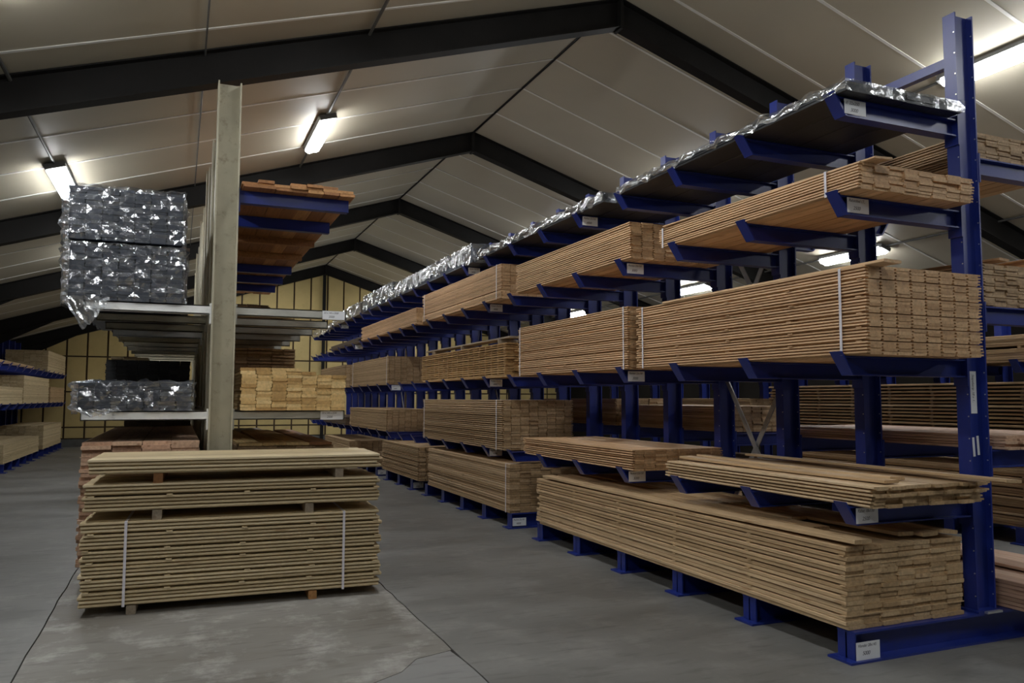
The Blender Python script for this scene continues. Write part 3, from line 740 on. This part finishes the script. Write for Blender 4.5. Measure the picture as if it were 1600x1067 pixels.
mp('dark planks low on the far side base, farther back', 8.0, 12.0, B0, 7, [12], 0.145, 0.028, 'treated', ch=0.003, parts=False, **rs)

# ---- second blue rack
r2 = dict(x=9.0, group='timber on the rack behind the main rack')
mp('wide stickered stack of brown planks behind the nearest columns', 6.05, 10.4, 1.152, 7, [1]*16, 0.150, 0.026, 'treated', ch=0.003, lath=0.020, lath_y=(0.02, 0.15, 0.3, 0.45, 0.6, 0.75, 0.9, 0.985), endjit=0.04, xjit=0.015, lath_mat='dark_wood', **r2)
mp('rough plank stack low on the rack behind, at the right edge', 6.1, 9.9, 0.192, 7, [4, 3, 4, 3, 4, 3], 0.150, 0.028, 'treated', ch=0.003, lath=0.015, lath_y=(0.02, 0.3, 0.7, 0.98), endjit=0.06, xjit=0.02, parts=False, **r2)
mp('orange plank pack high on the rack behind, at the right edge', 6.1, 9.5, 2.102, 7, [6, 5], 0.150, 0.026, 'treated', ch=0.003, lath=0.03, lath_y=(0.02, 0.5, 0.98), endjit=0.03, parts=False, **r2)
mp('tan plank pack on the rack behind, left of the stickered stack', 10.9, 14.6, 1.152, 7, [20], 0.145, 0.026, 'treated', ch=0.004, parts=False, **r2)
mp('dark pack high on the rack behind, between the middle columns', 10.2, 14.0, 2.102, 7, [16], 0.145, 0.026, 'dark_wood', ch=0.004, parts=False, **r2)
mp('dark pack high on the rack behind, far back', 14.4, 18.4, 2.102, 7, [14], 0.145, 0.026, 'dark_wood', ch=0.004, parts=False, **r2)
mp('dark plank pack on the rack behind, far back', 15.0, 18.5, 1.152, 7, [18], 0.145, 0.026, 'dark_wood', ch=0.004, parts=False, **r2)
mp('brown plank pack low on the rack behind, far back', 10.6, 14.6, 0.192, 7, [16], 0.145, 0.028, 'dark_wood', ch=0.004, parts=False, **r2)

# ------------------------------------------------------------------ grey double sided rack left of the aisle
GY, GS, GN = 8.0, 1.1, 11
gx0, gx1 = 0.265, 0.48
grey = thing('cantilever_rack', 'old grey steel double sided rack with a tall post, left of the aisle', 'rack', ((gx0+gx1)/2, GY, 0))
gm = MB().prism(hsec(gx0-0.3725, gx1-0.3725, 0.20, 0.014, 0.012), 0.0, 4.70, 'z').mesh('column', 'grey_paint')
gm2 = MB().prism(hsec(gx0-0.3725, gx1-0.3725, 0.20, 0.014, 0.012), 0.0, 4.45, 'z').mesh('column', 'grey_paint')
gb = base_mesh(-1.10, 1.15, 0.18, 0.2, 'grey_paint')
def plain_arm(L, h, b, mat):
    m = MB(); tf = 0.010
    m.box(-L, 0, -b/2, b/2, -tf, 0); m.box(-L, 0, -b/2, b/2, -h, -h+tf); m.box(-L, 0, -b/2, -b/2+0.008, -h, 0)
    m.box(-L, -L+0.008, -b/2, b/2, -h, 0)
    m.box(-0.016, 0, -b/2-0.015, b/2+0.015, -h-0.09, 0.02)
    return m.mesh('arm', mat)
GL1, GL2, GT = 1.535, 2.53, 3.66
LA = plain_arm(1.06, 0.085, 0.07, 'lit_arm'); LA2 = plain_arm(1.06, 0.085, 0.07, 'grey_paint'); RA = flip(plain_arm(1.06, 0.085, 0.07, 'arm_grey'))  # left arms: bright copy painted as lit, grey copy painted as shaded
BA = flip(plain_arm(1.06, 0.12, 0.09, 'blue_paint')); BRA = flip(plain_arm(1.06, 0.08, 0.09, 'redwood'))
for i in range(GN):
    y = i*GS
    obj('column', gm if i % 3 == 0 else gm2, grey, (0, y, 0)); obj('base_beam', gb, grey, (0, y, 0))
    for z in (GL1, GL2):
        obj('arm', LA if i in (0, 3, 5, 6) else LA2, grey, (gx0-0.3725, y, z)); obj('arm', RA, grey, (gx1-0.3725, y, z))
    if i < 7: obj('arm', BRA if i in (2, 3) else BA, grey, (gx1-0.3725, y, GT))
for z, hx in ((GL2, 0.08), (GL1, 0.06)):
    card(grey, gx1-0.3725+0.82, z-0.004, -0.045, [('22 x 145 x 2500', 0.024, 0.012, -0.028), ('2500', 0.03, 0.06, -0.068)], 0.22, 0.085)
obj('cross_brace', MB().beam((-0.02, 0.1, 3.4), (-0.02, GS-0.1, 4.3), 0.01, 0.05).mesh('cross_brace', 'grey_paint'), grey)
obj('cross_brace', MB().beam((-0.02, 0.1, 3.3), (-0.02, GS-0.1, 2.4), 0.01, 0.05).mesh('cross_brace', 'grey_paint'), grey)

def gp(label, x, yn, yf, z0, ncols, groups, w, t, mat, **kw):
    return pack('timber_pack', label, 'timber pack', (x, yn, z0), yf-yn, ncols, groups, w, t, mat, group='timber packs on the grey rack', **kw)
# left side: film wrapped packs of slate coloured boards
def wrapped(label, x, yn, L, z0, rows, t, ncols, w, mat, seed, flap=0.0, rotz=0.0):
    T = thing('wrapped_pack', label, 'wrapped pack', (x, yn, z0), rotz, group='film wrapped packs on the grey rack')
    me = board_mesh(w-0.003, t-0.001, L, 0.004, mat, 0, 'board'); r = random.Random(seed)
    for k in range(rows):
        for c in range(ncols):
            obj('board', me, T, (c*w+w/2+r.uniform(-0.006, 0.006), r.uniform(-0.008, 0.008), k*t))
    W, h = ncols*w, rows*t
    obj('plastic_film', film_box(-0.02, W+0.02, -0.03, L, 0.0, h+0.015, 0.042, 0.065, mat='clear_wrap', faces='flrt', seed=seed), T)
    # loose film along the left edge
    n = 16
    sk = [(-0.030 - 0.07*abs(noise.noise(Vector((i*0.43, seed*3.1, 0.5)))), -0.05 + 0.02*math.sin(i*1.7), h*1.0 - h*1.12*i/n) for i in range(n+1)]
    vs = []; fs = []
    for i, p in enumerate(sk):
        vs += [(0.015, -0.035, p[2]), (p[0]*0.6, -0.06+0.02*math.sin(i*2.1), p[2]+0.01), p, (p[0]*0.8-0.01, 0.10, p[2]), (p[0]*0.5, 0.3, p[2])]
    for i in range(n):
        for j in range(4):
            a = i*5+j; fs += [(a, a+1, a+6), (a, a+6, a+5)]
    fm = bpy.data.meshes.new('plastic_film'); fm.from_pydata(vs, [], fs); fm.update(); fm.materials.append(MAT['silver_wrap'])
    obj('plastic_film', fm, T)
    if flap:
        n = 14; vs = []; fs = []; rr = random.Random(seed+3)
        for i in range(n+1):
            u = i/n
            for j in range(6):
                v = j/5
                dz = -flap*(v**1.2)*(1.0 - 0.75*abs(u-0.30)/0.7) if u > 0.30 else -flap*v*(0.55+0.45*u/0.30)
                vs.append((-0.05 + W*0.42*u*(1-0.35*v) + 0.12*v, -0.05 - 0.015*rr.random()*v*3 + 0.02*math.sin(9*u+3*v), 0.02 + dz + 0.012*rr.uniform(-1, 1)))
        for i in range(n):
            for j in range(5):
                a = i*6+j; fs += [(a, a+6, a+7), (a, a+7, a+1)]
        fm = bpy.data.meshes.new('hanging_film'); fm.from_pydata(vs, [], fs); fm.update(); fm.materials.append(MAT['silver_wrap'])
        obj('hanging_film', fm, T)
    return T
wrapped('film wrapped slate board pack on the upper grey arm, lower of two', -0.94, 7.95, 3.6, GL2+0.002, 17, 0.0297, 7, 0.135, 'slate_board', 1, flap=0.30)
wrapped('film wrapped slate board pack on the upper grey arm, topmost', -0.955, 7.94, 3.6, GL2+0.545, 16, 0.0300, 7, 0.135, 'slate_board', 2)
tag(obj('bearer', board_mesh(0.045, 0.03, 1.0, 0.003, 'dark_wood', 0, 'bearer'), None, (-0.94, 8.05, GL2+0.512), (0, 0, -PI/2)), 'dark bearer between the two wrapped packs', 'bearer')
tag(obj('bearer', board_mesh(0.045, 0.03, 1.0, 0.003, 'dark_wood', 0, 'bearer'), None, (-0.94, 11.2, GL2+0.512), (0, 0, -PI/2)), 'hidden rear bearer between the two wrapped packs', 'bearer')
wrapped('low film wrapped board pack on the lower grey arm', -0.83, 7.95, 3.4, GL1+0.002, 9, 0.0280, 7, 0.135, 'slate_board', 3, flap=0.08)
gp('black board pack behind the low wrapped pack', -0.88, 11.5, 15.5, GL1+0.002, 8, [24], 0.125, 0.0255, 'charcoal', ch=0.004, parts=False)
gp('thin yellowish plank pile on the black board pack', -0.85, 11.9, 15.0, GL1+0.616, 3, [2], 0.15, 0.026, 'pale_pine', ch=0.003, endjit=0.1, parts=False)
gp('wide pink cut planks on the floor base, left of the grey post', -0.78, 7.95, 12.2, 0.182, 4, [4]*8, 0.240, 0.0326, 'pinkish', ch=0.003, lath=0.005, lath_y=(0.01, 0.5, 0.99), endjit=0.03, xjit=0.01)
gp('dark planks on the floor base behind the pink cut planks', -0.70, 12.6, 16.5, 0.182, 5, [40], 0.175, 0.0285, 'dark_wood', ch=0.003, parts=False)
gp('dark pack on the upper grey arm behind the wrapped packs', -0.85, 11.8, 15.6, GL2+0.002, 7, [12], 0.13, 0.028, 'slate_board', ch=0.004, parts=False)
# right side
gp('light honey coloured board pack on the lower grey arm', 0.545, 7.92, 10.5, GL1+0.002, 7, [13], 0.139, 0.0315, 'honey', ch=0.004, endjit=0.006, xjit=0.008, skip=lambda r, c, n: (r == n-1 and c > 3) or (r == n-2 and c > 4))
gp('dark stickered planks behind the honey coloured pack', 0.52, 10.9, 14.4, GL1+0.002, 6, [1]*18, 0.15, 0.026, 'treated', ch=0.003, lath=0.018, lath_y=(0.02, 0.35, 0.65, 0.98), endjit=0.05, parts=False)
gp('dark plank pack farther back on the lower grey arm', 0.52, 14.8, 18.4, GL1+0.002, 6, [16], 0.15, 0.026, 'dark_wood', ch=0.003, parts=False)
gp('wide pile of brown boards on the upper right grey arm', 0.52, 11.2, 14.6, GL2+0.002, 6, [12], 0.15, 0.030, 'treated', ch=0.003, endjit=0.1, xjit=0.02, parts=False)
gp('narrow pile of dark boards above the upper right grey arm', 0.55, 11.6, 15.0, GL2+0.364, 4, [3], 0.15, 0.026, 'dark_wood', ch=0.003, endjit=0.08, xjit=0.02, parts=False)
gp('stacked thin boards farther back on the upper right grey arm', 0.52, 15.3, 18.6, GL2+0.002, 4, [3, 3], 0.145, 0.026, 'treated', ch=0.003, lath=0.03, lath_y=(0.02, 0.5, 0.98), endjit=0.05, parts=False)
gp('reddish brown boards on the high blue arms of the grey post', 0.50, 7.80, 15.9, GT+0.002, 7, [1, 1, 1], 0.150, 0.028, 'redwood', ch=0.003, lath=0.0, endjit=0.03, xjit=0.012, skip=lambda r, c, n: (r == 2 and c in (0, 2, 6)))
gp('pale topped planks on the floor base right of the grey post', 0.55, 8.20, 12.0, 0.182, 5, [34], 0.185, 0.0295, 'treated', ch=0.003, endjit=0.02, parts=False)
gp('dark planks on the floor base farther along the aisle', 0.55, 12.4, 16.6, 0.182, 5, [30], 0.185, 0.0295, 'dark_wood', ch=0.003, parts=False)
for k in range(4):
    loose(['leftmost pale board on the floor base pack right of the post', 'second pale board on the floor base pack right of the post', 'third pale board on the floor base pack right of the post', 'rightmost reddish board on the floor base pack right of the post'][k],
          0.22, 0.026, 3.5, (0.67+0.225*k, 8.17, 0.182+34*0.0295+0.003), (0, 0.01*(-1)**k, 0.01*(-1)**k), 'honey' if k < 3 else 'redwood', 0.0, 'pale boards right of the grey post')

# ------------------------------------------------------------------ rack along the left wall: packs
lw = dict(parts=False)
def lp(label, x, yn, yf, z0, ncols, rows, mat, w=0.15, t=0.028):
    return pack('timber_pack', label, 'timber pack', (x, yn, z0), yf-yn, ncols, [rows], w, t, mat, ch=0.004, group='timber packs on the left wall rack', parts=False, endjit=0.01)
lp('tan pack low on the left wall rack, at the picture edge', -4.55, 20.4, 25.2, 0.195, 7, 15, 'pale_pine')
lp('tan pack low on the left wall rack, close to the yellow wall', -4.55, 25.9, 29.6, 0.195, 7, 24, 'pale_pine')
lp('low pale pack on the middle tier at the left picture edge', -4.55, 19.0, 22.4, 1.502, 7, 14, 'pale_pine')
lp('pale pack on the middle tier of the left wall rack', -4.55, 22.5, 26.6, 1.502, 7, 25, 'pale_pine')
lp('small pack on the middle tier nearest the yellow wall', -4.55, 26.9, 30.0, 1.502, 7, 17, 'pine')
lp('pale pack on the top tier of the left wall rack', -4.55, 26.2, 30.0, 2.402, 7, 22, 'pale_pine')
lp('loose thin planks on the top tier of the left wall rack', -4.3, 20.0, 25.4, 2.402, 4, 4, 'pine')
